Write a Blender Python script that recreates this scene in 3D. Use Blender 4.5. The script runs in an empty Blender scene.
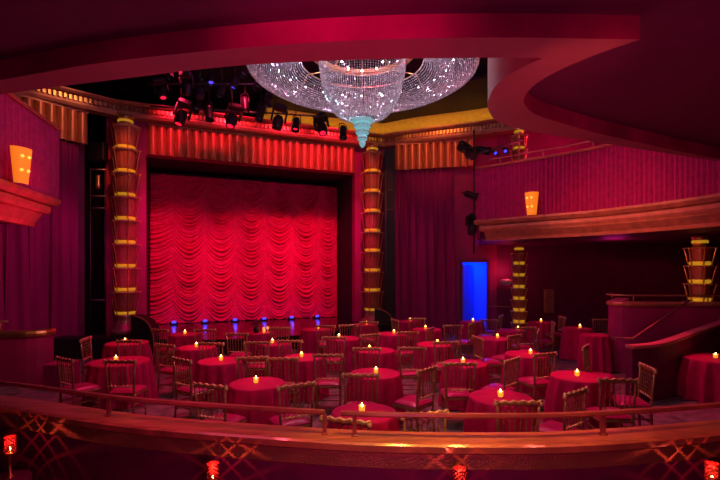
import bpy, bmesh, math, random
from mathutils import Vector, Matrix
random.seed(7)
S = bpy.context.scene
COL = S.collection
PI = math.pi
H0, F0, CY = 2.4, 440.0, 270.0     # camera height, focal length in pixels, horizon row

# ------------------------------------------------------------------ helpers
def W(px, py, d):
    return Vector(((px-360)/F0*d, d, H0+(CY-py)/F0*d))

def atz(px, py, z):                 # point of a horizontal plane seen at a pixel
    d = (H0-z)*F0/(py-CY)
    return Vector(((px-360)/F0*d, d, z))

def tag(o, label=None, cat=None, group=None, kind=None):
    if label: o['label'] = label
    if cat: o['category'] = cat
    if group: o['group'] = group
    if kind: o['kind'] = kind
    return o

def empty(name, loc=(0,0,0), rz=0, label=None, cat=None, group=None):
    o = bpy.data.objects.new(name, None); COL.objects.link(o)
    o.location = loc; o.rotation_euler = (0,0,rz); o.empty_display_size = .1
    return tag(o, label, cat, group)

def copy_tree(o, parent=None):
    c = o.copy(); COL.objects.link(c); c.parent = parent
    for ch in KIDS.get(o.name, []):
        cc = copy_tree(ch, c)
        KIDS.setdefault(c.name, []).append(cc)
    return c
KIDS = {}

class MB:
    def __init__(s): s.v = []; s.f = []; s.sm = []
    def add(s, vs, fs, smooth=True):
        n = len(s.v); s.v += [tuple(v) for v in vs]
        s.f += [tuple(i+n for i in f) for f in fs]; s.sm += [smooth]*len(fs); return s
    def box(s, c, size, M=None, bev=0):
        x, y, z = (a/2 for a in size)
        if bev:
            b = min(bev, x*.9, y*.9, z*.9); vs = []
            ring = lambda X, Y, Z: [(X-b,-Y,Z),(X,-Y+b,Z),(X,Y-b,Z),(X-b,Y,Z),(-X+b,Y,Z),(-X,Y-b,Z),(-X,-Y+b,Z),(-X+b,-Y,Z)]
            for (X,Y,Z) in ((x-b,y-b,-z),(x,y,-z+b),(x,y,z-b),(x-b,y-b,z)): vs += ring(X,Y,Z)
            fs = [tuple(range(7,-1,-1)), tuple(range(24,32))]
            for k in range(3):
                for i in range(8):
                    j = (i+1)%8; fs.append((k*8+i, k*8+j, k*8+8+j, k*8+8+i))
        else:
            vs = [(a,b,c_) for c_ in (-z,z) for (a,b) in ((-x,-y),(x,-y),(x,y),(-x,y))]
            fs = [(3,2,1,0),(4,5,6,7),(0,1,5,4),(1,2,6,5),(2,3,7,6),(3,0,4,7)]
        out = []
        for v in vs:
            v = Vector(v)
            if M: v = M @ v
            out.append(v+Vector(c))
        return s.add(out, fs, False)
    def lathe(s, prof, c=(0,0,0), n=16, M=None, smooth=True, cap=True, flute=None):
        vs = []; fs = []
        for (r, z) in prof:
            for i in range(n):
                a = 2*PI*i/n; rr = r*(1+(flute(a) if flute else 0))
                v = Vector((rr*math.cos(a), rr*math.sin(a), z))
                if M: v = M @ v
                vs.append(v+Vector(c))
        for k in range(len(prof)-1):
            for i in range(n):
                j = (i+1)%n; fs.append((k*n+i, k*n+j, (k+1)*n+j, (k+1)*n+i))
        if cap:
            fs.append(tuple(range(n-1,-1,-1))); m = (len(prof)-1)*n; fs.append(tuple(range(m, m+n)))
        return s.add(vs, fs, smooth)
    def tube(s, pts, r, n=8, smooth=True):
        pts = [Vector(p) for p in pts]; vs = []; fs = []
        rs = r if isinstance(r, (list,tuple)) else [r]*len(pts)
        up = None
        for k, p in enumerate(pts):
            t = (pts[min(k+1,len(pts)-1)]-pts[max(k-1,0)]).normalized()
            if up is None: up = Vector((0,0,1)) if abs(t.z) < .9 else Vector((0,1,0))
            a = t.cross(up).normalized(); b = a.cross(t).normalized(); up = b
            for i in range(n):
                g = 2*PI*i/n; vs.append(p+(a*math.cos(g)+b*math.sin(g))*rs[k])
        for k in range(len(pts)-1):
            for i in range(n):
                j = (i+1)%n; fs.append((k*n+j, k*n+i, (k+1)*n+i, (k+1)*n+j))
        fs.append(tuple(range(n))); m = (len(pts)-1)*n; fs.append(tuple(range(m+n-1, m-1, -1)))
        return s.add(vs, fs, smooth)
    def prism(s, poly, z0, z1):      # poly counter-clockwise
        n = len(poly); vs = [(p[0],p[1],z0) for p in poly]+[(p[0],p[1],z1) for p in poly]
        fs = [tuple(range(n-1,-1,-1)), tuple(range(n,2*n))]+[(i,(i+1)%n,n+(i+1)%n,n+i) for i in range(n)]
        return s.add(vs, fs, False)
    def grid(s, fn, nu, nv, smooth=True):
        vs = [fn(i/nu, j/nv) for j in range(nv+1) for i in range(nu+1)]
        fs = [(j*(nu+1)+i, j*(nu+1)+i+1, (j+1)*(nu+1)+i+1, (j+1)*(nu+1)+i) for j in range(nv) for i in range(nu)]
        return s.add(vs, fs, smooth)
    def build(s, name, mat, parent=None, **tg):
        me = bpy.data.meshes.new(name); me.from_pydata(s.v, [], s.f)
        me.polygons.foreach_set('use_smooth', s.sm); me.update()
        if mat: me.materials.append(mat)
        o = bpy.data.objects.new(name, me); COL.objects.link(o)
        if parent:
            o.parent = parent; KIDS.setdefault(parent.name, []).append(o)
        tag(o, **tg)
        bm = bmesh.new(); bm.from_mesh(me)
        if any(len(f.verts) > 4 for f in bm.faces):
            bmesh.ops.triangulate(bm, faces=[f for f in bm.faces if len(f.verts) > 4])
        bmesh.ops.recalc_face_normals(bm, faces=bm.faces); bm.to_mesh(me); bm.free()
        return o

def smooth_path(pts, step=.12):
    P = [Vector((p[0],p[1],0)) for p in pts]; out = []
    for i in range(len(P)-1):
        p0 = P[i-1] if i else P[0]*2-P[1]; p1 = P[i]; p2 = P[i+1]; p3 = P[i+2] if i+2 < len(P) else P[i+1]*2-P[i]
        n = max(2, int((p2-p1).length/step))
        for k in range(n):
            t = k/n
            out.append(.5*((2*p1)+(p2-p0)*t+(2*p0-5*p1+4*p2-p3)*t*t+(3*p1-p0-3*p2+p3)*t**3))
    out.append(P[-1]); return [Vector((p.x,p.y)) for p in out]

def resample(path, step):
    out = [path[0].copy()]; acc = 0
    for a, b in zip(path, path[1:]):
        L = (b-a).length; t = step-acc
        while t <= L:
            out.append(a+(b-a)*(t/L)); t += step
        acc = (acc+L) % step
    out.append(path[-1].copy()); return out

def normals(path):                   # right-hand normal (for a path going left to right: towards the camera)
    N = []
    for i in range(len(path)):
        a = (path[i]-path[i-1]).normalized() if i else (path[1]-path[0]).normalized()
        b = (path[i+1]-path[i]).normalized() if i+1 < len(path) else a
        t = (a+b).normalized(); c = max(.5, t.dot(a)); N.append(Vector((t.y,-t.x))/c)
    return N

def sweep(mb, path, prof, off=None, smooth=False, closed=True, z_of=None):
    N = normals(path); m = len(prof); vs = []; fs = []
    for i, p in enumerate(path):
        e = off(i) if off else 0; dz = z_of(i) if z_of else 0
        for (o, z) in prof:
            q = p+N[i]*(o+e); vs.append((q.x,q.y,z+dz))
    for i in range(len(path)-1):
        for k in range(m if closed else m-1):
            l = (k+1)%m; fs.append((i*m+k, (i+1)*m+k, (i+1)*m+l, i*m+l))
    if closed:
        fs.append(tuple(range(m))); fs.append(tuple(range(len(vs)-1, len(vs)-1-m, -1)))
    return mb.add(vs, fs, smooth)

# ------------------------------------------------------------------ materials
def mat(name, col, rough=.6, metal=0, var=.12, scale=6, bump=0, bscale=40, emit=None, es=0, trans=0, sheen=0, coat=0, spec=None, stretch=(1,1,1)):
    m = bpy.data.materials.new(name); m.use_nodes = True
    nt = m.node_tree; b = nt.nodes['Principled BSDF']
    tc = nt.nodes.new('ShaderNodeTexCoord'); mp = nt.nodes.new('ShaderNodeMapping'); mp.inputs['Scale'].default_value = stretch
    nt.links.new(tc.outputs['Object'], mp.inputs['Vector'])
    nz = nt.nodes.new('ShaderNodeTexNoise'); nz.inputs['Scale'].default_value = scale; nz.inputs['Detail'].default_value = 4
    nt.links.new(mp.outputs['Vector'], nz.inputs['Vector'])
    rp = nt.nodes.new('ShaderNodeValToRGB')
    rp.color_ramp.elements[0].position = .3; rp.color_ramp.elements[1].position = .7
    rp.color_ramp.elements[0].color = (*[c*(1-var) for c in col], 1); rp.color_ramp.elements[1].color = (*[min(1,c*(1+var)) for c in col], 1)
    nt.links.new(nz.outputs['Fac'], rp.inputs['Fac']); nt.links.new(rp.outputs['Color'], b.inputs['Base Color'])
    b.inputs['Roughness'].default_value = rough; b.inputs['Metallic'].default_value = metal
    if sheen: b.inputs['Sheen Weight'].default_value = sheen
    if coat: b.inputs['Coat Weight'].default_value = coat; b.inputs['Coat Roughness'].default_value = .15
    if spec is not None: b.inputs['Specular IOR Level'].default_value = spec
    if trans: b.inputs['Transmission Weight'].default_value = trans
    if emit: b.inputs['Emission Color'].default_value = (*emit,1); b.inputs['Emission Strength'].default_value = es
    if bump:
        n2 = nt.nodes.new('ShaderNodeTexNoise'); n2.inputs['Scale'].default_value = bscale; n2.inputs['Detail'].default_value = 3
        nt.links.new(mp.outputs['Vector'], n2.inputs['Vector'])
        bp = nt.nodes.new('ShaderNodeBump'); bp.inputs['Strength'].default_value = bump; bp.inputs['Distance'].default_value = .02
        nt.links.new(n2.outputs['Fac'], bp.inputs['Height']); nt.links.new(bp.outputs['Normal'], b.inputs['Normal'])
    return m

M = {}
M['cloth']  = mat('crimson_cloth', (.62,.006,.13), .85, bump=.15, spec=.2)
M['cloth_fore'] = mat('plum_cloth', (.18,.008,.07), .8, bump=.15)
M['curtain']= mat('red_satin', (.80,.008,.13), .5, bump=.1, bscale=25, spec=.3)
M['drape']  = mat('wine_velvet', (.42,.006,.17), .8, sheen=.1, var=.2, scale=2, stretch=(1,1,.2))
M['valance']= mat('gilt_satin', (.75,.26,.11), .38, metal=.45, var=.06, scale=3)
M['gold']   = mat('gilded', (.80,.46,.16), .35, metal=.9, var=.25, scale=12)
M['brass']  = mat('dull_brass', (.55,.30,.20), .42, metal=.6, var=.2, scale=10)
M['mould']  = mat('bronze_paint', (.60,.24,.14), .45, metal=.4, var=.2, scale=5)
M['chair']  = mat('dark_gilt_wood', (.40,.19,.10), .33, metal=.5, var=.35, scale=18)
M['chairhi']= mat('worn_gilt_wood', (.90,.55,.26), .35, metal=.25, var=.4, scale=25)
M['seat']   = mat('raspberry_vinyl', (.48,.01,.15), .32, var=.1)
M['wood']   = mat('polished_wood', (.50,.16,.08), .4, var=.35, scale=3, coat=.6, stretch=(1,6,1))
M['railm']  = mat('rail_wood', (.34,.08,.07), .35, var=.3, scale=4, stretch=(1,5,1))
M['frieze'] = mat('hammered_bronze', (.42,.20,.10), .4, metal=.35, bump=.5, bscale=60)
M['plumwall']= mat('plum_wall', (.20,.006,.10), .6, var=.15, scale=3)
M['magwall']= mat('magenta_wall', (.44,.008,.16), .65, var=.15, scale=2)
M['rib']    = mat('ribbed_velvet', (.50,.012,.17), .7, var=.2, scale=9, bump=.2, bscale=30)
M['ceil']   = mat('plum_ceiling', (.14,.008,.09), .7, var=.1)
M['soffit'] = mat('rose_soffit', (.40,.12,.16), .55, var=.1, scale=2)
M['fascia'] = mat('crimson_fascia', (.65,.03,.20), .45, var=.4, scale=2)
M['pink']   = mat('rose_plaster', (.62,.18,.20), .6, var=.06, scale=2)
M['black']  = mat('black_paint', (.012,.010,.012), .55, var=.2)
M['shell']  = mat('dark_masking', (.035,.012,.025), .85, var=.2)
M['lblack'] = mat('black_metal', (.03,.028,.03), .35, metal=.3)
M['pipe']   = mat('grey_pipe', (.16,.15,.16), .4, metal=.6)
M['steel']  = mat('pale_steel', (.55,.50,.50), .35, metal=.6)
M['stage']  = mat('stage_floor', (.05,.014,.022), .22, var=.2, coat=.3)
M['carpet'] = mat('patterned_carpet', (.17,.13,.14), .9, var=.6, scale=5, bump=.3, bscale=120)
M['core']   = mat('column_core', (.52,.16,.10), .4, metal=.2, var=.2, scale=6, stretch=(4,4,.4))
M['ring']   = mat('lit_ring', (.8,.5,.05), .4, metal=.3, emit=(1,.50,.02), es=.32)
M['cove']   = mat('cove_plaster', (.75,.48,.12), .7, var=.1)
M['strip']  = mat('cove_lamp', (1,.8,.2), .4, emit=(1,.60,.05), es=4)
M['amber']  = mat('amber_shade', (.95,.40,.05), .5, emit=(1,.22,.01), es=.75, var=.05)
M['bulbw']  = mat('sconce_bulb', (1,.8,.4), .3, emit=(1,.5,.06), es=1.6)
M['glass']  = mat('amber_glass', (.95,.42,.08), .12, trans=.75, emit=(1,.38,.05), es=.45)  # glow of the candle flame put into the glass as emission
M['flame']  = mat('flame', (1,.8,.4), .4, emit=(1,.52,.14), es=26)
M['wax']    = mat('wax', (.9,.6,.4), .5, emit=(1,.4,.1), es=.5)  # flame's glow put into the wax as emission
M['blueL']  = mat('blue_lens', (.1,.1,.9), .2, emit=(.06,.05,1), es=1.7)
M['redL']   = mat('red_lens', (.9,.05,.1), .2, emit=(1,.01,.05), es=1.2)
M['dimL']   = mat('dark_lens', (.08,.05,.08), .12)
M['bluewall']= mat('pale_corridor_wall', (.15,.4,.95), .7, var=.04)
M['whitecap']= mat('pale_plaster', (.8,.5,.45), .5)
M['metalr'] = mat('red_metal_sleeve', (.30,.03,.03), .4, metal=.4)

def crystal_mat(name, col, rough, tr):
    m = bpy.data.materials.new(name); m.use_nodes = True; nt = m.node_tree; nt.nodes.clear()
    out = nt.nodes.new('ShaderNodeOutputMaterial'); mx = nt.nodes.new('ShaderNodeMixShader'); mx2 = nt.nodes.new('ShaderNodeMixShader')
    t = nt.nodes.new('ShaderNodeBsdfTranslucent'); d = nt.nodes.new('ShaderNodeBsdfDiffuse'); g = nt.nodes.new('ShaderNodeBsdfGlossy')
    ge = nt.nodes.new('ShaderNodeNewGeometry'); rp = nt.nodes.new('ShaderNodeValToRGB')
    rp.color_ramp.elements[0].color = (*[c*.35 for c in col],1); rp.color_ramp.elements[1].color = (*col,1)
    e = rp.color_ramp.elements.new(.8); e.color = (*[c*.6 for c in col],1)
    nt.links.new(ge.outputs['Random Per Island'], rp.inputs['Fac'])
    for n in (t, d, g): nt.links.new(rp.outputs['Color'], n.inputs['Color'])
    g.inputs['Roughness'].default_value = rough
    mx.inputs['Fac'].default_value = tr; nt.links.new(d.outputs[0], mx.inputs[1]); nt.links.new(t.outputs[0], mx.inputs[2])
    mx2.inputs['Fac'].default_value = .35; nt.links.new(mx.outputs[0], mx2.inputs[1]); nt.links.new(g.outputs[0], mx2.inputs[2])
    em = nt.nodes.new('ShaderNodeEmission'); ad = nt.nodes.new('ShaderNodeAddShader'); em.inputs['Strength'].default_value = .13  # faint lilac sparkle of the beads put in as emission
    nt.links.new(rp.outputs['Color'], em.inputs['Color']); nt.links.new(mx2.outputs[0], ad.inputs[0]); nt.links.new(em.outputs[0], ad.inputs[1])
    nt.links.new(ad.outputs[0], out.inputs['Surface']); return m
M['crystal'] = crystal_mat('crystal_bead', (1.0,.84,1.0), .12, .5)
M['crystalT'] = mat('teal_crystal', (.45,.95,.95), .15, emit=(.25,.85,.9), es=.35, var=.3, scale=30)  # teal glow put into the finial crystal as emission
M['bulb'] = mat('chandelier_bulb', (1,1,1), .3, emit=(1,.92,.95), es=14)

def light(kind, name, loc, power, col, target=None, size=.2, angle=60, blend=.5, size_y=None):
    L = bpy.data.lights.new(name, kind); L.energy = power; L.color = col
    if kind == 'AREA':
        L.size = size
        if size_y: L.shape = 'RECTANGLE'; L.size_y = size_y
    else: L.shadow_soft_size = size
    if kind == 'SPOT': L.spot_size = math.radians(angle); L.spot_blend = blend
    o = bpy.data.objects.new(name, L); COL.objects.link(o); o.location = loc
    if target is not None:
        o.rotation_euler = (Vector(target)-Vector(loc)).to_track_quat('-Z','Y').to_euler()
    return o

# ------------------------------------------------------------------ camera
cam = bpy.data.cameras.new('camera'); cam.lens = 22; cam.sensor_width = 36; cam.shift_y = 30/720
cam.clip_end = 100; cam.clip_start = .05
co = bpy.data.objects.new('camera', cam); COL.objects.link(co); co.location = (0,0,H0); co.rotation_euler = (PI/2,0,0); S.camera = co
S.view_settings.view_transform = 'Standard'; S.view_settings.look = 'None'; S.view_settings.gamma = 1; S.view_settings.exposure = 0
w = bpy.data.worlds.new('world'); S.world = w; w.use_nodes = True
w.node_tree.nodes['Background'].inputs[0].default_value = (.3,.03,.15,1); w.node_tree.nodes['Background'].inputs[1].default_value = .02

# ------------------------------------------------------------------ facade frame
FL = Vector((-7.49,13.9)); U = Vector((.9237,.3831)); NB = Vector((-.3831,.9237)); SLEN = 8.62
def fac(s, n, z): p = FL+U*s+NB*n; return Vector((p.x,p.y,z))
ROTF = math.atan2(U.y, U.x)

# ------------------------------------------------------------------ room shell
def struct(mb, name, m): return mb.build(name, m, kind='structure')
mb = MB(); mb.box((1.0,8.0,-.1),(28,26,.2)); struct(mb, 'floor', M['carpet'])
mb = MB(); mb.box((1.0,8.0,8.85),(28,26,.2)); struct(mb, 'ceiling', M['shell'])
mb = MB(); mb.box((-12.9,8,4.4),(.2,26,8.7)); struct(mb, 'wall_left', M['shell'])
mb = MB(); mb.box((14.9,8,4.4),(.2,26,8.7)); struct(mb, 'wall_right', M['plumwall'])
mb = MB(); mb.box((1,-4.9,4.4),(27.6,.2,8.7)); struct(mb, 'wall_back', M['plumwall'])
mb = MB(); mb.box((1,20.9,4.4),(27.6,.2,8.7)); struct(mb, 'wall_front', M['shell'])

def wallseg(mb, p, q, z0, z1, t=.15):
    p = Vector(p); q = Vector(q); n = Vector((-(q-p).y, (q-p).x)).normalized()*t
    mb.prism([p,q,q+n,p+n], z0, z1)

# wing wall right of the stage, pierced by the doorway, and on under the balcony
A0, D0, D1, A1, A2 = (.95,17.1),(3.764,16.40),(4.705,16.17),(5.0,16.1),(14.8,16.1)
mb = MB(); wallseg(mb, A0, D0, 0, 7.3); wallseg(mb, D0, D1, 2.7, 7.3); wallseg(mb, D1, A1, 0, 7.3)
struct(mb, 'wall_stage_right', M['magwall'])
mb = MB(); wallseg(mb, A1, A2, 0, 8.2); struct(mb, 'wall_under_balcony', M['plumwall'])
# corridor beyond the doorway
mb = MB(); dv = (Vector(D1)-Vector(D0)).normalized(); nv = Vector((-dv.y,dv.x))
c0 = Vector(D0)+nv*.15-dv*.3; c1 = Vector(D1)+nv*.15+dv*.3
wallseg(mb, c0+nv*1.6, c1+nv*1.6, 0, 2.9, .1); wallseg(mb, c0, c0+nv*1.6, 0, 2.9, .1); wallseg(mb, c1+nv*1.6, c1, 0, 2.9, .1)
mb.prism([c0,c1,c1+nv*1.7,c0+nv*1.7], 2.9, 3.0); struct(mb, 'wall_corridor', M['bluewall'])
cc = (c0+c1)/2+nv*.9
light('AREA', 'corridor_light', (cc.x,cc.y,2.85), 85, (.0,.03,1), (cc.x,cc.y,0), .6)
def P3(v, z): return Vector((v.x, v.y, z))
fr = MB()
for (q, z0, z1) in ((Vector(D0),0,2.7),(Vector(D1),0,2.7)):
    fr.box((q.x,q.y,(z0+z1)/2),(.07,.2,z1-z0-.01),bev=.01)
m0 = (Vector(D0)+Vector(D1))/2
fr.box((m0.x,m0.y,2.72),(1.06,.2,.08),Matrix.Rotation(math.atan2(dv.y,dv.x),3,'Z'),bev=.01)
fo = struct(fr, 'door_1', M['plumwall'])
leaf = MB(); lp = Vector(D0)+dv*.06+nv*.2
ld = (nv*.9+dv*.5).normalized()
lc = lp+ld*.42
leaf.box((lc.x,lc.y,1.3),(.84,.045,2.6),Matrix.Rotation(math.atan2(ld.y,ld.x),3,'Z'),bev=.008)
lo = leaf.build('door_leaf', M['bluewall'], fo)

# ------------------------------------------------------------------ proscenium
mb = MB(); z1 = 7.15
mb.prism([FL+U*-.46, FL+U*.66, FL+U*.66+NB*.3, FL+U*-.46+NB*.3], 0, z1)
mb.prism([FL+U*7.9, FL+U*9.15, FL+U*9.15+NB*.3, FL+U*7.9+NB*.3], 0, z1)
mb.prism([FL+U*.66, FL+U*7.9, FL+U*7.9+NB*.3, FL+U*.66+NB*.3], 6.1, z1)
struct(mb, 'wall_proscenium', M['magwall'])
mb = MB()
mb.prism([FL+U*.5+NB*.3, FL+U*.66+NB*.3, FL+U*.66+NB*2.6, FL+U*.5+NB*2.6], 0, 6.3)
mb.prism([FL+U*7.9+NB*.3, FL+U*8.06+NB*.3, FL+U*8.06+NB*2.6, FL+U*7.9+NB*2.6], 0, 6.3)
mb.prism([FL+U*.66+NB*.3, FL+U*7.9+NB*.3, FL+U*7.9+NB*2.6, FL+U*.66+NB*2.6], 6.1, 6.3)
mb.prism([FL+U*.66+NB*2.5, FL+U*7.9+NB*2.5, FL+U*7.9+NB*2.6, FL+U*.66+NB*2.6], 0, 6.1)
struct(mb, 'trim_1', M['shell'])

# stage platform with curved apron
ap = smooth_path([(-8.3,13.0),(-7.4,12.75),(-6.1,12.6),(-3.87,12.5),(-2.1,13.15),(-.66,14.4),(.4,15.6),(1.0,16.3)], .3)
mb = MB(); poly = ap+[FL+U*8.9-NB*.02, FL+U*7.88-NB*.02, FL+U*7.88+NB*.3, FL+U*7.88+NB*2.45, FL+U*.68+NB*2.45, FL+U*.68-NB*.02, FL+U*-.8-NB*.02]
mb.prism(poly, 0, .42)
st = mb.build('stage', M['stage'], label='glossy dark stage platform with curved apron under the red curtain', cat='stage')
sp = MB(); sweep(sp, ap, [(0,.36),(.03,.36),(.03,.43),(0,.43)]); sp.build('nosing', M['black'], st)
sp = MB(); sp.prism([Vector((-8.75,11.75)),Vector((-6.9,11.9)),Vector((-6.85,12.3)),Vector((-8.25,12.45))], 0, .55)
sp.build('side_platform', M['black'], label='low black platform beside the left side drape, in front of the stage', cat='platform')

# Austrian curtain
seams = [152,173,205,236,265,292,318,335.5]
def seam_s(px):
    r = (px-360)/F0; n = 2.0
    ax = FL.x+NB.x*n; ay = FL.y+NB.y*n
    return (r*ay-ax)/(U.x-r*U.y)
SS = [seam_s(p) for p in seams]
ph = [random.uniform(0,6) for _ in range(8)]
SSW = SS[0]-.05, SS[-1]+.05
def curt(u, v):
    s = SSW[0]+(SSW[1]-SSW[0])*u; z = .44+(5.9-.44)*v
    k = 0
    while k < 6 and s > SS[k+1]: k += 1
    a = (s-SS[k])/(SS[k+1]-SS[k]); a = max(0,min(1,a))
    sag = 4*a*(1-a); w = SS[k+1]-SS[k]
    if k == 0: sag = max(0, 1-(1-a)**2*0-(a)**2)
    zz = z+.42*sag*(w/.95)
    q = zz*(1.05+.04*math.sin(k*2.1))
    f1 = math.sin(2*PI*q*1.55+ph[k]); f2 = math.sin(2*PI*q*6.3+ph[k]*2+1.5*math.sin(q*2.3+k)); f3 = math.sin(2*PI*q*9.7+ph[k]*3+2*math.sin(q*3.1))
    amp = .25+.75*sag
    e = .10*sag+amp*(.022*f1+.064*f2*(.65+.35*math.sin(q*5+k))+.022*f3)
    e += .012*math.sin(a*60+z*9)*(1-sag)
    p = FL+U*s+NB*(2.05-e-.1)
    return (p.x,p.y,z)
mb = MB(); mb.grid(curt, 280, 620)
mb.build('stage_curtain', M['curtain'], label='large red swagged festoon curtain closing the stage', cat='curtain')

# drapes
def drape(name, p, q, z0, z1, pitch, amp, m, flare=.0, n=None, top=None, **tg):
    p = Vector(p); q = Vector(q); L = (q-p).length; t = (q-p)/L; nn = Vector((t.y,-t.x)); k = L/pitch
    ph = [random.uniform(-.8,.8) for _ in range(60)]
    def fn(u, v):
        s = u*k; i = int(s)
        A = amp*(1+.4*math.sin(i*2.3))*(1-.35*v)
        e = A*math.sin(2*PI*s+ph[i%60]*.5*math.sin(PI*(s-i))+ .5*math.sin(v*3+i*1.7)) + amp*.5*math.sin(2*PI*s*.31+1)
        e += amp*.4*math.sin(2*PI*s*2.3+v*2)
        zt = z1
        x = u*L
        x += flare*(1-v)*math.sin(2*PI*s*.5)*.3
        P = p+t*x+nn*e; return (P.x,P.y,z0+(zt-z0)*v)
    mb = MB(); mb.grid(fn, int(k*12), 24); return mb.build(name, m, **tg)
drape('side_drape', (-10.1,10.55), (-8.35,13.1), .03, 6.12, .26, .08, M['drape'], .5, label='tall wine velvet drape left of the stage behind the left balcony', cat='curtain')
drape('side_drape', (1.33,16.78), (3.42,16.27), .03, 6.2, .17, .07, M['drape'], .5, label='tall wine velvet drape between right stage column and blue doorway', cat='curtain')

# fluted gilt valances
def valance(p, q, z0, z1, n, **tg):
    p = Vector(p); q = Vector(q); L = (q-p).length; t = (q-p)/L; nn = Vector((t.y,-t.x))
    root = empty('valance', (0,0,0), **tg)
    def fn(a, v, i):
        u = (i+a)/n
        e = .13*math.sqrt(max(0,1-(2*a-1)**2))*(1+.15*v)
        P = p+t*(u*L)+nn*e; return (P.x,P.y,z0+(z1-z0)*v)
    m = MB()
    for i in range(n): m.grid(lambda a, v: fn(.5-.5*math.cos(a*PI), v, i), 12, 3)
    m.build('fluted_cloth', M['valance'], root)
    m = MB()
    for i in range(n+1):
        P = p+t*(L*i/n)+nn*.02; m.tube([(P.x,P.y,z0),(P.x,P.y,z1)], .014, 6)
    m.build('gilt_cord', M['gold'], root)
    m = MB(); a = p; b = q; w = nn*.13
    m.prism([a-nn*.02, a+w, b+w, b-nn*.02][::-1], z1, z1+.06); m.build('pelmet_board', M['mould'], root)
    return root
a = FL+U*.72-NB*.02; b = FL+U*7.86-NB*.02
valance(a, b, 6.1, 7.04, 27, label='long fluted red and gilt valance above the stage curtain', cat='valance')
valance((-9.45,11.45), (-8.2,13.2), 6.15, 7.05, 8, label='short fluted gilt valance above the left side drape', cat='valance')
valance((1.33,16.62), (4.15,15.93), 6.15, 7.07, 11, label='fluted gilt valance above the right side drape', cat='valance')
mb = MB(); wallseg(mb, (-10.45,10.6), (-8.45,13.5), 0, 7.15); struct(mb, 'wall_stage_left', M['plumwall'])

# cornice with dentils round the ceiling well
cpath = [(-11.2,9.3),(-9.9,10.9),(-8.75,12.2),(-7.65,13.75)]
cfac0 = FL+U*-.15-NB*.45; cfac1 = FL+U*(SLEN+.25)-NB*.45
cp = smooth_path([(-11.2,9.0),(-9.9,10.7),(-8.8,12.1),(cfac0.x,cfac0.y)], .3)+smooth_path([(cfac0.x+.35,cfac0.y+.145),(cfac1.x-.3,cfac1.y-.12)], .4)+smooth_path([(cfac1.x,cfac1.y),(1.9,16.3),(4.3,15.3),(5.9,14.3),(7.6,12.7)], .3)
root = empty('cornice', (0,0,0), label='gilded dentil cornice running round the ceiling above stage and drapes', cat='cornice')
mb = MB(); sweep(mb, cp, [(-.35,7.12),(.02,7.12),(.06,7.2),(.06,7.25),(-.02,7.27),(-.02,7.44),(.1,7.46),(.16,7.52),(.16,7.56),(-.35,7.56)])
mb.build('moulding', M['mould'], root)
mb = MB(); rs = resample(cp, .125); N = normals(rs)
for p, n in zip(rs, N):
    c = p+n.normalized()*.02; mb.box((c.x,c.y,7.36),(.06,.08,.13),Matrix.Rotation(math.atan2(n.y,n.x)+PI/2,3,'Z'))
mb.build('dentil_row', M['gold'], root)
# lit cove above the cornice (stage centre to right)
i0 = next(i for i,p in enumerate(cp) if p.x > -3.4)
cr = cp[i0:]
root = empty('ceiling_cove', (0,0,0), label='yellow lit cove above the cornice behind the chandelier', cat='cove')
mb = MB(); sweep(mb, cr, [(-.75,7.56),(-.35,7.56),(-.35,7.6),(-.7,7.6),(-.62,7.9),(-.3,8.12),(-.3,8.2),(-.75,8.2)]); mb.build('cove_back', M['cove'], root)
mb = MB(); sweep(mb, cr, [(-.42,7.6),(-.36,7.6),(-.36,7.63),(-.42,7.63)]); mb.build('lamp_strip', M['strip'], root)
mb = MB(); sweep(mb, cr, [(-.3,8.14),(1.8,8.3),(1.8,8.4),(-.3,8.24)]); mb.build('canopy', M['shell'], root)

# ------------------------------------------------------------------ columns
def make_column(R, z0, z1, tiers, tp, base, label, x, y, cat='column'):
    root = empty('column', (x,y,z0), label=label, cat=cat)
    if base:
        m = MB(); m.lathe([(R*.95,0),(R*.95,base*.3),(R*.7,base*.35),(R*.62,base*.85),(R*.72,base)], n=24); m.build('pedestal', M['brass'], root)
    th = (z1-z0-base-.28)/tiers
    first = None
    for k in range(tiers):
        zb = base+k*th
        if first is None:
            m = MB(); m.lathe([(R*.60,.03),(R*.62,th*.3),(R*.67,th*.7),(R*.72,th*.90),(R*.72,th*.93),(R*.5,th*.95),(R*.5,th)], n=48, flute=lambda a: .03*math.cos(a*12))
            t = m.build('tier', M['core'], root); t.location = (0,0,zb)
            m = MB(); m.lathe([(R*.5,-.01),(R*.62,0),(R*.68,.03),(R*.66,.07),(R*.6,.09)], n=32); m.build('lit_ring', M['ring'], t)
            m = MB(); m.lathe([(R*.70,th*.89),(R*.98,th*.925),(R*.98,th*.955),(R*.70,th*.965)], n=32); m.build('rim', M['chairhi'], t)
            br = MB(); a0 = PI/6-.35
            br.tube([(R*.70,0,.0),(R*.80,0,th*.3),(R*.87,0,th*.6),(R*.98,0,th*.88),(R*1.05,0,th*.97)], .019, 6)
            b0 = br.build('bracket', M['gold'], t); b0.rotation_euler = (0,0,a0)
            for j in range(1,6):
                bb = b0.copy(); COL.objects.link(bb); bb.parent = t; bb.rotation_euler = (0,0,a0+j*PI/3); KIDS[t.name].append(bb)
            first = t
        else:
            t = copy_tree(first, root); t.location = (0,0,zb); KIDS[root.name].append(t)
    m = MB(); H = z1-z0
    m.lathe([(R*.45,H-.28),(R*.45,H-.2),(R*.46,H-.17),(R*.46,H-.12),(R*.5,H-.08),(R*.6,H-.001)], n=32); cp_ = m.build('capital', M['gold'], root)
    m = MB(); m.lathe([(R*.40,H-.20),(R*.50,H-.185),(R*.54,H-.155),(R*.50,H-.12),(R*.4,H-.11)], n=32); m.build('lit_ring', M['ring'], cp_)
    return root
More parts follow.
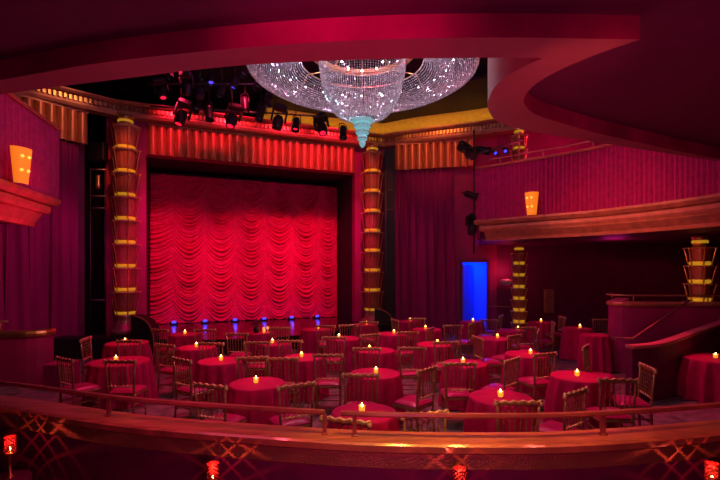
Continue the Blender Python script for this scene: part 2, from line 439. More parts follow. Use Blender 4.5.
c1 = FL-NB*.5+U*.12; c2 = FL+U*SLEN-NB*.5
make_column(.42, .43, 7.1, 8, 1, .62, 'tall tiered gilt column at the left side of the stage', c1.x, c1.y)
make_column(.42, .43, 7.1, 8, 1, .45, 'tall tiered gilt column at the right side of the stage', c2.x-.2, c2.y-.15)
make_column(.29, 0, 3.25, 7, 1, .3, 'tiered gilt column under the right balcony near the blue doorway', 5.24, 14.5)
make_column(.29, 3.92, 7.1, 6, 1, .1, 'tiered gilt column standing on the right balcony near its stage end', 5.24, 14.5)
make_column(.33, 0, 3.25, 6, 1, .3, 'tiered gilt column under the right balcony at the right edge', 8.42, 10.9)

# ------------------------------------------------------------------ side balconies
def balcony(front, back_poly, label, right=True):
    root = empty('balcony', (0,0,0), label=label, cat='balcony')
    path = smooth_path(front, .06)
    rp = resample(path, .0235)
    m = MB(); sweep(m, rp, [(-.1,3.88),(0,3.88),(0,5.36),(-.1,5.36)], off=lambda i: .028*math.sin(i*2*PI/4.5), smooth=False)
    m.build('ribbed_front', M['rib'], root)
    m = MB(); sweep(m, path, [(-.16,5.36),(.05,5.36),(.07,5.39),(.05,5.43),(-.16,5.43)]); m.build('cap', M['mould'], root)
    pxo = lambda p: 360+F0*p.x/p.y
    def cut(a):
        if right: return [p for p in path if pxo(p) > 474+a]
        return [p for p in path if pxo(p) < 54-a]
    m = MB(); sweep(m, cut(9), [(-.3,3.26),(-.16,3.26),(-.14,3.34),(-.02,3.50),(-.02,3.53),(-.3,3.53)]); m.build('lower_moulding', M['mould'], root)
    m = MB(); sweep(m, cut(5), [(-.3,3.53),(.03,3.53),(.06,3.6),(.06,3.68),(.0,3.72),(-.3,3.72)]); m.build('middle_moulding', M['mould'], root)
    m = MB(); sweep(m, cut(0), [(-.3,3.72),(.08,3.72),(.14,3.8),(.14,3.86),(.0,3.88),(-.3,3.88)]); m.build('upper_moulding', M['mould'], root)
    N = normals(path); inner = [p-n*.3 for p, n in zip(path, N)]
    m = MB(); m.prism((inner if right else [p for p in inner if p.y < 8.7])+[Vector(p) for p in (back_poly if right else [(-12.7,9.0),(-12.7,4.0)])], 3.3, 3.87); m.build('slab', M['plumwall'], root)
    return root, path
br, bpath = balcony([(3.43,13.0),(4.6,11.95),(5.81,10.75),(6.75,9.0),(7.2,7.0),(7.3,5.6)], [(14.7,5.6),(14.7,16.0),(5.0,16.0),(4.35,15.9)], 'long right balcony with ribbed magenta front and bronze mouldings')
m = MB(); m.prism([Vector((3.43,13.0)),Vector((3.55,13.05)),Vector((4.3,15.9)),Vector((4.2,15.9))], 3.3, 5.36); m.build('end_panel', M['rib'], br)
# rail above the cap
N = normals(bpath); m = MB(); m.tube([(p.x-n.x*.05,p.y-n.y*.05,5.6) for p, n in list(zip(bpath,N))[6:]], .022, 8); m.build('handrail', M['brass'], br)
for k in range(12, len(bpath)-1, 20):
    p = bpath[k]-N[k]*.05; m = MB(); m.tube([(p.x,p.y,5.42),(p.x,p.y,5.6)], .018, 6); m.build('rail_post', M['brass'], br)
bl, lpath = balcony([(-5.2,4.0),(-5.55,5.8),(-5.95,7.3),(-6.22,8.4),(-6.47,9.45)], [(-6.95,9.35),(-12.7,9.1),(-12.7,4.0)], 'left balcony with ribbed magenta front at the left edge', False)
# rounded end return of the left balcony
m = MB(); wallseg(m, (-6.5,9.45), (-7.6,9.6), 3.9, 5.36, .1); m.build('end_panel', M['rib'], bl)

# sconces
def sconce(px, py, d, rz, label, DEP=.15):
    c = W(px, py, d)
    root = empty('wall_sconce', (c.x,c.y,c.z-.3), rz, label, 'lamp', 'amber sconces on the balcony fronts')
    m = MB(); vs = []
    prof = [(.12,0),(.135,.14),(.155,.32),(.185,.6)]
    n = 12
    for (w, z) in prof:
        for i in range(n+1):
            a = PI*i/n; vs.append((w*math.cos(a), -DEP*math.sin(a)*w/.15, z))
    fs = [(k*(n+1)+i, k*(n+1)+i+1, (k+1)*(n+1)+i+1, (k+1)*(n+1)+i) for k in range(3) for i in range(n)]
    m.add(vs, fs); m.build('shade', M['amber'], root)
    for z in (.22,.45):
        for x in (-.06,.06):
            m = MB(); m.lathe([(.001,-.028),(.026,-.01),(.026,.01),(.001,.028)], (x,-DEP*.93*(1+(z-.22)*.75)-.002,z), 8); m.build('bulb', M['bulbw'], root)
    m = MB(); m.box((0,.01,.3),(.2,.03,.5),bev=.005); m.build('backplate', M['brass'], root)
    return root
sconce(20.5,166,7.45,math.radians(78), 'amber trapezoid wall sconce on the left balcony front', .10)
sconce(532,204,11.75,math.radians(-46), 'amber trapezoid wall sconce on the right balcony front')

# ------------------------------------------------------------------ overhead bulkhead (soffit) near the camera
C1 = 1.30; C2 = 1.436
def atc(px, py, c): d = c*F0/(CY-py); return Vector(((px-360)/F0*d, d))
Nl = smooth_path([atc(-120,98,C1),atc(0,80,C1),atc(100,63,C1),atc(240,48,C1),atc(366,40,C1),atc(500,37.5,C1),atc(640,39.5,C1)], .15)
Nr = smooth_path([atc(x,y,C1) for x,y in ((640,39.5),(600,53),(562,69),(537,83),(524,98),(528,109),(542,117),(575,127),(610,136),(693,154),(760,166))], .08)
Fl = smooth_path([atc(-120,112,C1),atc(0,94.5,C1),atc(120,79,C1),atc(245,65,C1),atc(366,59.5,C1),atc(500,57.5,C1),atc(543,58,C1)], .15)
Fr = smooth_path([atc(x,y,C1) for x,y in ((543,58),(517,70),(499,83),(489,97),(488.5,110),(497,121),(520,129),(560,136.5),(615,145),(687,156.5),(760,167.5))], .08)
zs = H0+C1; zc = H0+C2
mb = MB(); Np = Nl+Nr[1:]; Fp = Fl+Fr[1:]
vs = [(p.x,p.y,zs) for p in Np]+[(p.x,p.y,zs) for p in reversed(Fp)]
mb.add(vs, [tuple(range(len(vs)))], False)
def wallstrip(mb, path, z0, z1):
    n = len(path); vs = [(p.x,p.y,z0) for p in path]+[(p.x,p.y,z1) for p in path]
    mb.add(vs, [(i,i+1,n+i+1,n+i) for i in range(n-1)], True)
mb.build('trim_2', M['soffit'], kind='structure')
mb = MB(); wallstrip(mb, Nl, zs, zc); wallstrip(mb, Nr, zs, zc); mb.build('trim_3', M['fascia'], kind='structure')
mb = MB(); wallstrip(mb, Fp, zs, 5.3); mb.build('trim_4', M['pink'], kind='structure')
mb = MB(); pts = Np+[Vector((9,5.45)),Vector((9,-4.7)),Vector((-9,-4.7)),Vector((-9,3.7))]
vs = [(p.x,p.y,zc) for p in pts]; n = len(vs); vs += [(p.x,p.y,zc+.1) for p in pts]
mb.add(vs, [tuple(range(n)), tuple(range(2*n-1,n-1,-1))]+[(i,(i+1)%n,n+(i+1)%n,n+i) for i in range(n)], False)
mb.build('ceiling_balcony', M['ceil'], kind='structure')

# ------------------------------------------------------------------ foreground parapet
near = smooth_path([atz(x,y,.95).to_2d() for x,y in ((-120,392),(0,408),(100,424),(180,432.5),(320,443),(400,446.5),(480,447.6),(560,447),(640,442.5),(720,435.5),(840,422),(960,405),(1150,382))], .1)
root = empty('parapet', (0,0,0), label='curved plum parapet with polished wooden ledge in the foreground', cat='parapet')
m = MB(); sweep(m, near, [(0,.90),(0,.95),(-.02,.965),(-.30,.965),(-.32,.95),(-.32,.90)]); m.build('ledge', M['wood'], root)
m = MB(); sweep(m, near, [(-.05,.74),(-.02,.76),(-.02,.88),(-.04,.90),(-.25,.90),(-.25,.74)]); m.build('frieze', M['frieze'], root)
m = MB(); sweep(m, near, [(-.08,0),(-.08,.74),(-.26,.74),(-.26,0)]); m.build('wall_panel', M['plumwall'], root)
N = normals(near); rail = [p-n*.17 for p, n in zip(near,N)]
def rail_z(path, i): return 0
def px_of(p): return 360+F0*p.x/p.y
root = empty('guard_rail', (0,0,0), label='low wooden guard rail on short posts above the foreground ledge', cat='rail')
ra = [p for p in rail if px_of(p) < 332]; rb = [p for p in rail if px_of(p) > 331]
for seg in (ra, rb):
    m = MB(); sweep(m, seg, [(.022,1.135),(.028,1.15),(.022,1.172),(-.022,1.172),(-.028,1.15),(-.022,1.135)]); m.build('rail_bar', M['railm'], root)
for px in (-60,107,322,352,607,790):
    p = min(rail, key=lambda q: abs(px_of(q)-px)); m = MB()
    m.box((p.x,p.y,1.05),(.035,.035,.17),bev=.004); m.box((p.x,p.y,.972),(.06,.06,.012),bev=.003); m.build('rail_post', M['railm'], root)

# far end of the tier parapet at the left
lp = smooth_path([(-9.2,8.75),(-8.0,8.95),(-7.3,9.05),(-6.9,9.1),(-6.64,9.28),(-6.68,9.6)], .15)
root = empty('parapet', (0,0,0), label='plum parapet end with pale gilt ledge at the far left', cat='parapet')
m = MB(); sweep(m, lp, [(-.12,0),(0,0),(0,1.02),(-.12,1.02)]); m.build('wall_panel', M['magwall'], root)
m = MB(); sweep(m, lp, [(-.2,1.02),(.04,1.02),(.05,1.08),(.03,1.13),(-.2,1.13)]); m.build('ledge', M['gold'], root)
m = MB(); q = [(p.x,p.y+.08,1.33) for p in lp[:-6]]; m.tube(q, .022, 8); m.build('handrail', M['brass'], root)
for k in (2, len(q)//2, len(q)-2):
    m = MB(); m.tube([(q[k][0],q[k][1],1.12),(q[k][0],q[k][1],1.33)], .018, 6); m.build('rail_post', M['brass'], root)
m = MB(); m.box((-6.1,9.0,.26),(.42,.5,.52),bev=.02); m.build('low_block', M['magwall'], label='low magenta block beside the far left parapet end', cat='block')

# ------------------------------------------------------------------ right stair enclosure
root = empty('bar_enclosure', (0,0,0), label='magenta curved enclosure with brass-topped counter beneath the right balcony', cat='counter')
bp = smooth_path([(7.0,12.0),(6.45,11.2),(6.0,10.62),(6.15,10.32),(6.6,10.22),(7.3,10.2),(8.1,10.15),(9.6,10.15)], .12)
m = MB(); sweep(m, bp, [(-.12,0),(0,0),(0,1.56),(-.12,1.56)]); m.build('curved_wall', M['magwall'], root)
m = MB(); sweep(m, bp, [(-.3,1.56),(.04,1.56),(.05,1.61),(.03,1.65),(-.3,1.65)]); m.build('counter_top', M['mould'], root)
q = [(p.x+.02,p.y+.12,1.80) for p in bp[6:]]; m = MB(); m.tube(q, .02, 8); m.build('handrail', M['brass'], root)
for k in (1, len(q)//3, 2*len(q)//3, len(q)-2):
    m = MB(); m.tube([(q[k][0],q[k][1],1.64),(q[k][0],q[k][1],1.8)], .016, 6); m.build('rail_post', M['brass'], root)
root = empty('stair_wall', (0,0,0), label='plum stair wall with sweeping rose cap in front of the right enclosure', cat='wall')
wp = smooth_path([(4.92,7.95),(5.5,8.1),(6.2,8.5),(7.0,9.0),(7.9,9.45)], .12)
nW = len(wp); zt = lambda i: .0+.30*(i/nW)**1.6
m = MB(); sweep(m, wp, [(-.14,0),(0,0),(0,.98),(-.14,.98)]); m.build('side_panel', M['plumwall'], root)
m = MB(); sweep(m, wp, [(-.16,.97),(.02,.97),(.03,1.0),(.02,1.03),(-.16,1.03)], z_of=lambda i: zt(i)); m.build('rose_cap', M['pink'], root)
m = MB()
N = normals(wp); vs = []
for i, (p, n) in enumerate(zip(wp, N)):
    for o in (0,-.14):
        for z in (.9, .98+zt(i)): q = p+n*(o-.001); vs.append((q.x,q.y,z))
fs = [(4*i+a, 4*i+4+a, 4*i+4+b, 4*i+b) for i in range(nW-1) for a, b in ((0,1),(1,3),(3,2))]
m.add(vs, fs, False); m.build('upper_panel', M['plumwall'], root)
m = MB(); pa = W(611,337.5,9.9); pb = W(633,338.5,9.3); pc = W(690,300,9.5)
m.tube([pa, pb, pb+(pc-pb)*.03, pc], .022, 8); hr = m.build('stair_handrail', M['brass'], label='slanting brass stair handrail on the right magenta enclosure', cat='rail')
m = MB(); m.tube([W(622,338,9.6), W(622,341,9.6)+Vector((0,.35,-.03))], .012, 6); m.build('bracket', M['brass'], hr)

# ------------------------------------------------------------------ booms and lanterns
def par_can():
    root = empty('stage_light', (0,0,0))
    m = MB(); m.lathe([(.03,.17),(.075,.16),(.085,.10),(.09,-.12),(.10,-.14),(.10,-.2),(.092,-.2),(.09,-.13)], n=16, cap=False)
    m.lathe([(.001,.175),(.03,.17)], n=16, cap=False); m.build('can', M['lblack'], root)
    m = MB(); m.lathe([(.001,-.145),(.06,-.14)], n=16, cap=False); m.build('lens', M['dimL'], root)
    m = MB(); m.tube([(-.115,0,0),(-.115,0,.06),(-.09,0,.24),(0,0,.27),(.09,0,.24),(.115,0,.06),(.115,0,0)], .012, 6); m.build('yoke', M['lblack'], root)
    return root
def moving():
    root = empty('moving_light', (0,0,0))
    m = MB(); m.box((0,0,.36),(.34,.26,.14),bev=.03); m.build('base', M['lblack'], root)
    m = MB()
    for s in (-1,1): m.box((s*.17,0,.16),(.05,.12,.32),bev=.015)
    m.box((0,0,.30),(.36,.10,.03))
    m.build('yoke', M['lblack'], root)
    m = MB(); m.lathe([(.02,.16),(.09,.15),(.13,.06),(.135,-.06),(.11,-.16),(.11,-.19),(.09,-.19)], n=20); m.build('head', M['lblack'], root)
    m = MB(); m.lathe([(.001,-.195),(.075,-.19)], n=16, cap=False); m.build('lens', M['dimL'], root)
    return root
PC = par_can(); MV = moving(); used = {'p':0,'m':0}
def put(kind, px, py, d, lens, label, tilt=(0,0), rz=0, scale=1.0):
    src = PC if kind == 'p' else MV
    o = src if not used[kind] else copy_tree(src)
    if used[kind] == 0 : pass
    used[kind] += 1
    if lens:
        kids = KIDS.get(o.name, [])
        for c in kids:
            if c.name.startswith('lens'):
                c.data = c.data.copy(); c.data.materials.clear(); c.data.materials.append(M[lens])
    if py < 140 and d < 14 and px < 400:
        q = W(px, py, d); m = MB(); m.tube([(q.x,q.y,q.z+.2*scale),(q.x,q.y,8.745)], .014, 6); m.build('drop_arm', M['lblack'], BAR)
    o.location = W(px, py, d); o.rotation_euler = (tilt[0], tilt[1], rz); o.scale = (scale,)*3
    tag(o, label, 'stage light', 'stage lanterns over the front of the stage' if d > 9 and py < 145 and px < 400 else 'stage lanterns at the end of the right balcony')
    return o
# pipes
fr_ = MB()
for (a, b) in (((150,84,12.2),(352,84,12.9)),((150,106,12.8),(350,118,14.4))):
    root = empty('lighting_bar', (0,0,0), label=('upper' if a[1] == 84 else 'lower')+' grey lighting bar over the stage front', cat='rig')
    m = MB(); m.tube([W(*a), W(*b)], .03, 8); m.build('pipe', M['pipe'], root)
    BAR = root; m = MB()
    for t in (.15,.85):
        p = W(*a).lerp(W(*b), t); m.tube([p, (p.x,p.y,8.74)], .008, 5)
    m.build('hanging_cable', M['lblack'], root)
def s_(px): return 'lantern'
up = [(170,72,'p',None,'unlit can at the far left top of the rig'),(200,92,'m',None,'dark moving lamp between red pair and blue lamps'),(245,72,'p',None,'highest dark can beside the chandelier'),(268,100,'p',None,'dark can under the chandelier left rim'),(162,92,'m','redL','far left moving lamp with red glow'),(187,88,'m',None,'large dark moving lamp above the red pair'),(211,79,'p','blueL','blue lit can at top centre left'),
      (235,83,'p','blueL','brightest blue lit can on the upper bar'),(258,84,'p',None,'unlit can beside the chandelier edge'),(222,90,'p',None,'unlit can between the two blue lamps')]
lo_ = [(181,117,'m','redL','round moving lamp with red lens, left on lower bar'),(209,113,'p',None,'unlit can third on the lower bar'),(232,120,'m','redL','round moving lamp with red lens, middle of lower bar'),
       (245,104,'p','redL','small red lit can above the lower bar'),(261,113,'p','blueL','small blue lit can left of the yellow cove'),(278,122,'m',None,'dark moving lamp against the yellow cove'),
       (296,124,'p','redL','red lit can below the chandelier rim'),(322,128,'m','redL','moving lamp near the chandelier finial'),(343,132,'p',None,'last dark can beside the finial'),(197,104,'p',None,'tilted dark can between the bars')]
for (x, y, k, l, t) in up: put(k, x, y, 12.4, l, t, (random.uniform(-.5,.1),random.uniform(-.3,.3)), random.uniform(-.4,.4), 1.0)
for (x, y, k, l, t) in lo_: put(k, x, y, 12.9+(x-180)*.008, l, t, (random.uniform(-.5,.1),random.uniform(-.3,.3)), random.uniform(-.4,.4), 1.25)
# side boom at the end of the right balcony
root = empty('lighting_boom', (0,0,0), label='vertical black boom pipe at the end of the right balcony', cat='rig')
m = MB(); p = W(474,160,13.2); m.tube([(p.x,p.y,2.9),(p.x,p.y,6.6)], .025, 8); m.build('pipe', M['lblack'], root)
put('m', 470, 153, 13.1, None, 'black lantern level with the top of the right balcony', (-.9,.3), .5, 1.2)
put('p', 471, 195, 13.1, None, 'black lantern halfway down the right boom', (-1.2,0), 1.0, 1.2)
put('m', 472, 228, 13.1, None, 'lowest black lantern on the right boom', (-.6,.5), .3, 1.1)
put('p', 482, 150, 13.5, None, 'black lantern lying over the balcony corner', (-1.3,0), 1.2, 1.3)
put('p', 494, 152, 13.8, 'blueL', 'left blue glowing lantern on the right balcony', (-1.0,0), .2, .8)
put('p', 505, 150, 13.8, 'blueL', 'right blue glowing lantern on the right balcony', (-1.0,0), -.2, .8)
put('p', 555, 133, 12.6, 'redL', 'small red lantern above the right balcony rail', (-1.2,0), .5, .8)
m = MB(); m.tube([W(466,158,13.2), W(522,140,13.6)], .03, 8); m.build('lighting_bar', M['pipe'], label='slanting grey lighting bar above the right balcony corner', cat='rig')
# tower beside the left column
root = empty('lighting_tower', (0,0,0), label='pale metal ladder frame in the dark gap by the left column', cat='rig')
m = MB()
for x in (90.5,105): m.tube([W(x,335,13.6), W(x,168,13.6)], .02, 6)
m.build('upright', M['pipe'], root)
m = MB()
for y in (169.5,196,208,300): m.tube([W(90,y,13.6), W(105.5,y,13.6)], .022, 6)
m.build('rung', M['steel'], root)
m = MB(); m.box(W(98,152,13.6),(.5,.3,.6),bev=.03); m.build('speaker', M['black'], label='black loudspeaker hung above the ladder frame at left', cat='speaker')
m = MB(); m.box(W(98,182,13.7),(.12,.12,.45),bev=.03); m.build('lamp_tube', M['gold'], root)
m = MB(); m.box(W(95,255,14.35)*Vector((1,1,0))+Vector((0,0,3.55)) if 0 else Vector((W(96,0,14.4).x,14.4,3.6)),(.95,.1,7.0)); m.build('dark_gap_sheet', M['black'], label='black sheet added to darken the gap left of the stage', cat='panel')  # black sheet added so the open gap reads dark
m = MB()
for x in (386,395): m.tube([W(x,330,16.5), W(x,170,16.5)], .02, 6)
for y in (190,210): m.tube([W(385.5,y,16.5), W(395.5,y,16.5)], .02, 6)
m.build('lighting_tower', M['pipe'], label='narrow grey ladder frame right of the right stage column', cat='rig')
m = MB(); m.box((1.14,16.72,3.55),(.42,.08,6.9)); m.build('dark_gap_sheet', M['black'], label='black sheet added to darken the strip between right stage column and right side drape', cat='panel')  # black sheet added to darken the strip beside the column
# curved black stage-end walls
def stage_end(px0, px1, d, ytop, ybot, label):
    n = 12; m = MB(); a = W(px0,0,d); b = W(px1,0,d); zt0 = W(0,ytop,d).z; zt1 = W(0,ybot,d).z
    pts = [(a.x, .0)]
    top = [(a.x+(b.x-a.x)*math.sin(i/n*PI/2), zt1+(zt0-zt1)*math.cos(i/n*PI/2)) for i in range(n+1)]
    pr = [(a.x,.43)]+top+[(b.x,.43)]
    vs = [(x,d,z) for x,z in pr]+[(x,d+.5,z) for x,z in pr]; k = len(pr)
    m.add(vs, [tuple(range(k)), tuple(range(2*k-1,k-1,-1))]+[(i,(i+1)%k,k+(i+1)%k,k+i) for i in range(k)], False)
    root = m.build('wing_screen', M['black'], label=label, cat='screen')
    e = MB(); e.tube([(x,d-.01,z) for x,z in top], .03, 6); e.build('edge_trim', M['chair'], root)
stage_end(131,152,12.75,316,334,'black curved wing screen at the foot of the left stage column')
stage_end(375,393,15.6,309,323,'black curved wing screen at the foot of the right stage column')

# footlights
fl_names = ['leftmost','second from left','third from left','third from right','second from right','rightmost']
F1 = None
for i, px in enumerate((174,205,235,264,291.5,317)):
    r = (px-360)/F0; n = 1.55; ax = FL.x+NB.x*n; ay = FL.y+NB.y*n; s = (r*ay-ax)/(U.x-r*U.y); p = fac(s,n,.42)
    if F1 is None:
        F1 = empty('footlight'); m = MB(); m.box((0,.03,.05),(.3,.12,.1),bev=.02); m.build('housing', M['lblack'], F1)
        m = MB(); m.lathe([(.001,-.012),(.07,-.01),(.08,.0),(.07,.01),(.001,.012)], (0,-.04,.09), 16, Matrix.Rotation(-.95,3,'X')); m.build('blue_lens', M['blueL'], F1)
        o = F1
    else: o = copy_tree(F1)
    o.location = p; o.rotation_euler = (0,0,ROTF); tag(o, fl_names[i]+' of the six blue footlights along the stage edge', 'footlight', 'blue footlights')
    light('POINT', 'footlight_glow', (p.x-NB.x*.18,p.y-NB.y*.18,.62), .8, (.05,.05,1), size=.05)

# wall light and small items at right
m = MB(); c = W(506,282,15.7); m.lathe([(.02,-.12),(.14,-.1),(.2,.0),(.2,.06),(.12,.1)], c, 16); m.build('wall_lamp', M['whitecap'], label='pale bowl wall lamp beside the blue doorway', cat='lamp')
light('POINT', 'wall_lamp_glow', (c.x,c.y-.1,c.z+.4), 12, (1,.05,.15), size=.1)
m = MB(); c = W(549,301,15.8); m.box(c,(.36,.08,.85),bev=.01); fr1 = m.build('wall_panel', M['mould'], label='narrow gilt framed panel on the dark wall under the right balcony', cat='panel')
m = MB(); m.box(c-Vector((0,.05,0)),(.28,.03,.76)); m.build('inset', M['brass'], fr1)
m = MB(); m.tube([W(489,306,16.0),W(512,307,15.9)], .02, 6); m.build('wall_rail', M['brass'], label='short wall rail right of the blue doorway', cat='rail')

# ------------------------------------------------------------------ chandelier
CX, CD = .04, 7.5
ch = empty('chandelier', (CX,CD,6.2), label='huge crystal chandelier with wide beaded dish, inner bowl and teal finial', cat='chandelier')
OCT = [(1,0,0),(-1,0,0),(0,1,0),(0,-1,0),(0,0,1),(0,0,-1)]
OF = [(0,2,4),(2,1,4),(1,3,4),(3,0,4),(2,0,5),(1,2,5),(3,1,5),(0,3,5)]
def beads(pts, r):
    v = []; f = []
    for p in pts:
        a = random.uniform(0,PI); c, s = math.cos(a)*r, math.sin(a)*r; n = len(v)
        for (x,y,z) in OCT: v.append((p[0]+x*c-y*s, p[1]+x*s+y*c, p[2]+z*r*1.15))
        f += [tuple(i+n for i in t) for t in OF]
    m = MB(); m.add(v, f, False); return m
pts = []; NS = 290
for i in range(NS):
    a = 2*PI*i/NS
    for k in range(29):
        t = k/28; r = 1.04+(1.92-1.04)*t
        z = -.27+(-.42+.27)*t-.22*math.sin(PI*t)**1.0+random.uniform(-.004,.004)
        if i % 2 and t < .15: continue
        pts.append((r*math.cos(a), r*math.sin(a), z))
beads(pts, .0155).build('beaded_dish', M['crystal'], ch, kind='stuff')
pts = []
for i in range(104):
    a = 2*PI*i/104
    for k in range(42):
        t = k/41
        ang = t*PI/2*.94
        r = .10+.64*math.cos(ang)**.62; z = -.16-1.06*math.sin(ang)**1.15 if t > 0 else -.16
        if r < .40 and i % 2: continue
        if r < .2 and i % 4: continue
        pts.append((r*math.cos(a), r*math.sin(a), z))
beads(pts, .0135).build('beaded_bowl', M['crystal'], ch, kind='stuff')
m = MB()
for (R, z) in ((1.92,-.42),(1.04,-.26),(.745,-.15)):
    m.tube([(R*math.cos(a), R*math.sin(a), z) for a in [2*PI*k/64 for k in range(65)]], .012, 6)
m.build('ring_frame', M['brass'], ch)
m = MB(); m.lathe([(.86,.02),(.92,-.05),(.92,-.09),(.86,-.04)], n=48, cap=False); m.build('inner_collar', M['mould'], ch)
m = MB()
for k in range(8):
    a = 2*PI*k/8; m.tube([(.745*math.cos(a),.745*math.sin(a),-.15),(1.5*math.cos(a),1.5*math.sin(a),.0),(1.92*math.cos(a),1.92*math.sin(a),-.42)], .012, 5)
    m.tube([(.745*math.cos(a),.745*math.sin(a),-.15),(.1*math.cos(a),.1*math.sin(a),.5)], .012, 5)
m.build('support_arm', M['gold'], ch)
m = MB(); m.tube([(0,0,-.2),(0,0,2.5)], .03, 8); m.build('hanging_rod', M['pipe'], ch)
fz = [(.19,-1.24),(.185,-1.28),(.13,-1.30),(.145,-1.33),(.135,-1.38),(.10,-1.40),(.115,-1.43),(.10,-1.49),(.07,-1.51),(.085,-1.54),(.075,-1.59),(.045,-1.61),(.055,-1.64),(.03,-1.70),(.005,-1.72)]
m = MB(); m.lathe(fz, n=16, smooth=False, flute=lambda a: .05*math.cos(a*8)); fin = m.build('finial', M['crystalT'], ch)
pts = []
for (r, z) in ((.175,-1.24),(.15,-1.34),(.12,-1.44),(.09,-1.55)):
    for k in range(26): a = 2*PI*k/26; pts.append((r*math.cos(a), r*math.sin(a), z-.012))
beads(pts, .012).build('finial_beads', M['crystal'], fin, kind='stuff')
m = MB(); m.lathe([(.001,-.022),(.022,0),(.001,.022)], (0,0,0), 8); b0 = m.build('bulb', M['bulb'], ch); b0.location = (1.55,0,-.22)
for k in range(1,32):
    a = 2*PI*k/24 if k < 24 else 2*PI*(k-24)/8; rr, zz = (1.55,-.22) if k < 24 else (.35,-.25)
    b = b0.copy(); COL.objects.link(b); b.parent = ch; b.location = (rr*math.cos(a), rr*math.sin(a), zz)
LIL = (1,.70,1)
for k in range(8):
    a = 2*PI*(k+.5)/8; light('POINT', 'chandelier_lamp', (CX+1.5*math.cos(a), CD+1.5*math.sin(a), 6.2-.16), 19, LIL, size=.06)
light('POINT', 'chandelier_lamp', (CX, CD, 6.2-.5), 34, (1,.85,.95), size=.06)
light('POINT', 'chandelier_lamp', (CX, CD, 6.2-1.16), 22, (.35,1,1), size=.04)

# ------------------------------------------------------------------ draped tables
def make_cloth(Rr, Hh, seed, folds=11):
    rnd = random.Random(seed); ph = rnd.uniform(0,6); ph2 = rnd.uniform(0,6); m = MB(); n = 96
    rings = [(0.001,Hh,0),(Rr*.5,Hh,0),(Rr*.9,Hh,0),(Rr*.985,Hh-.002,0),(Rr,Hh-.012,.02),(Rr*1.005,Hh-.06,.25),(Rr*1.02,Hh-.2,.7),(Rr*1.05,Hh*.45,1.0),(Rr*1.09,Hh*.2,1),(Rr*1.12,.012,1.15)]
    vs = []
    for (r, z, f) in rings:
        for i in range(n):
            a = 2*PI*i/n
            e = .055*math.sin(a*folds+ph)+.018*math.sin(a*(folds*2-3)+ph2)+.012*math.sin(a*5+ph2)
            rr = r*(1+f*e/.4*.9); vs.append((rr*math.cos(a), rr*math.sin(a), z))
    fs = [(k*n+i,k*n+(i+1)%n,(k+1)*n+(i+1)%n,(k+1)*n+i) for k in range(len(rings)-1) for i in range(n)]
    m.add(vs, fs); return m
TABLES = [ # key, px, py (centre of top), diameter, height, candle px/py offset, phrase
 ('A',257,383,.80,.75,'large front table left of centre'),
 ('B',220,360.5,.78,.75,'table just behind the front left one'),
 ('C',197,347,.78,.75,'third table back in the left line'),
 ('D',185,334,.76,.75,'leftmost table at the stage edge'),
 ('E',260,332.5,.76,.75,'stage edge table holding the flower vase'),
 ('F',275,343,.74,.75,'table behind the vase table'),
 ('G',316,329,.78,.75,'stage edge table below the curtain right end'),
 ('H',303,357,.76,.75,'centre left table between two chair backs'),
 ('I',343,338,.78,.75,'centre table second from the stage'),
 ('J',365,324.5,.76,.75,'table in front of the right stage column'),
 ('K',375,350,.80,.75,'centre table in the middle row'),
 ('L',392,333.5,.78,.75,'table right of centre, third from front'),
 ('M',410,321,.76,.75,'table before the right side drape'),
 ('N',427,329,.78,.75,'small table two places left of the doorway'),
 ('O',434,344,.78,.75,'right centre table in the middle row'),
 ('P',472,321.5,.74,.75,'table standing before the blue doorway'),
 ('R',493,338,.80,.75,'table in front of the doorway table'),
 ('S',465,363,.76,.75,'second row table right of centre'),
 ('T',512,330,.74,.75,'table beside the column under the balcony'),
 ('U',541,322,.76,.75,'farthest table under the right balcony'),
 ('V',526,354,.80,.75,'table behind the front right pair'),
 ('Y',578,376,.80,.75,'front table farthest right on the open floor'),
 ('Z',501,397,.80,.75,'nearest table right of centre'),
 ('AA',364,412,.76,.75,'nearest table at centre behind the rail gap'),
 ('BB',375,373,.80,.75,'second row table at centre'),
 ('CC',120,361,.98,.75,'wide table at the far left'),
 ('DD',127,342.5,.90,.75,'left table before the wing screen'),
 ('W',577,328,.74,.83,'tall cloth table by the magenta enclosure'),
 ('X',595,334.5,.62,.86,'tall table touching the enclosure corner'),
 ('EE',720,358,1.14,.76,'wide table cut by the right edge'),
]
TP = {}
cl_cache = {}
for i, (k, px, py, dia, h, ph_) in enumerate(TABLES):
    p = atz(px, py, h); TP[k] = (p.x, p.y, h, dia/2, ph_)
    o = make_cloth(dia/2, h, i, 11 if dia < .9 else 15).build('draped_table', M['cloth'])
    o.location = (p.x,p.y,0)
    tag(o, 'round crimson cloth-covered table, '+ph_, 'table', 'cloth covered cabaret tables')

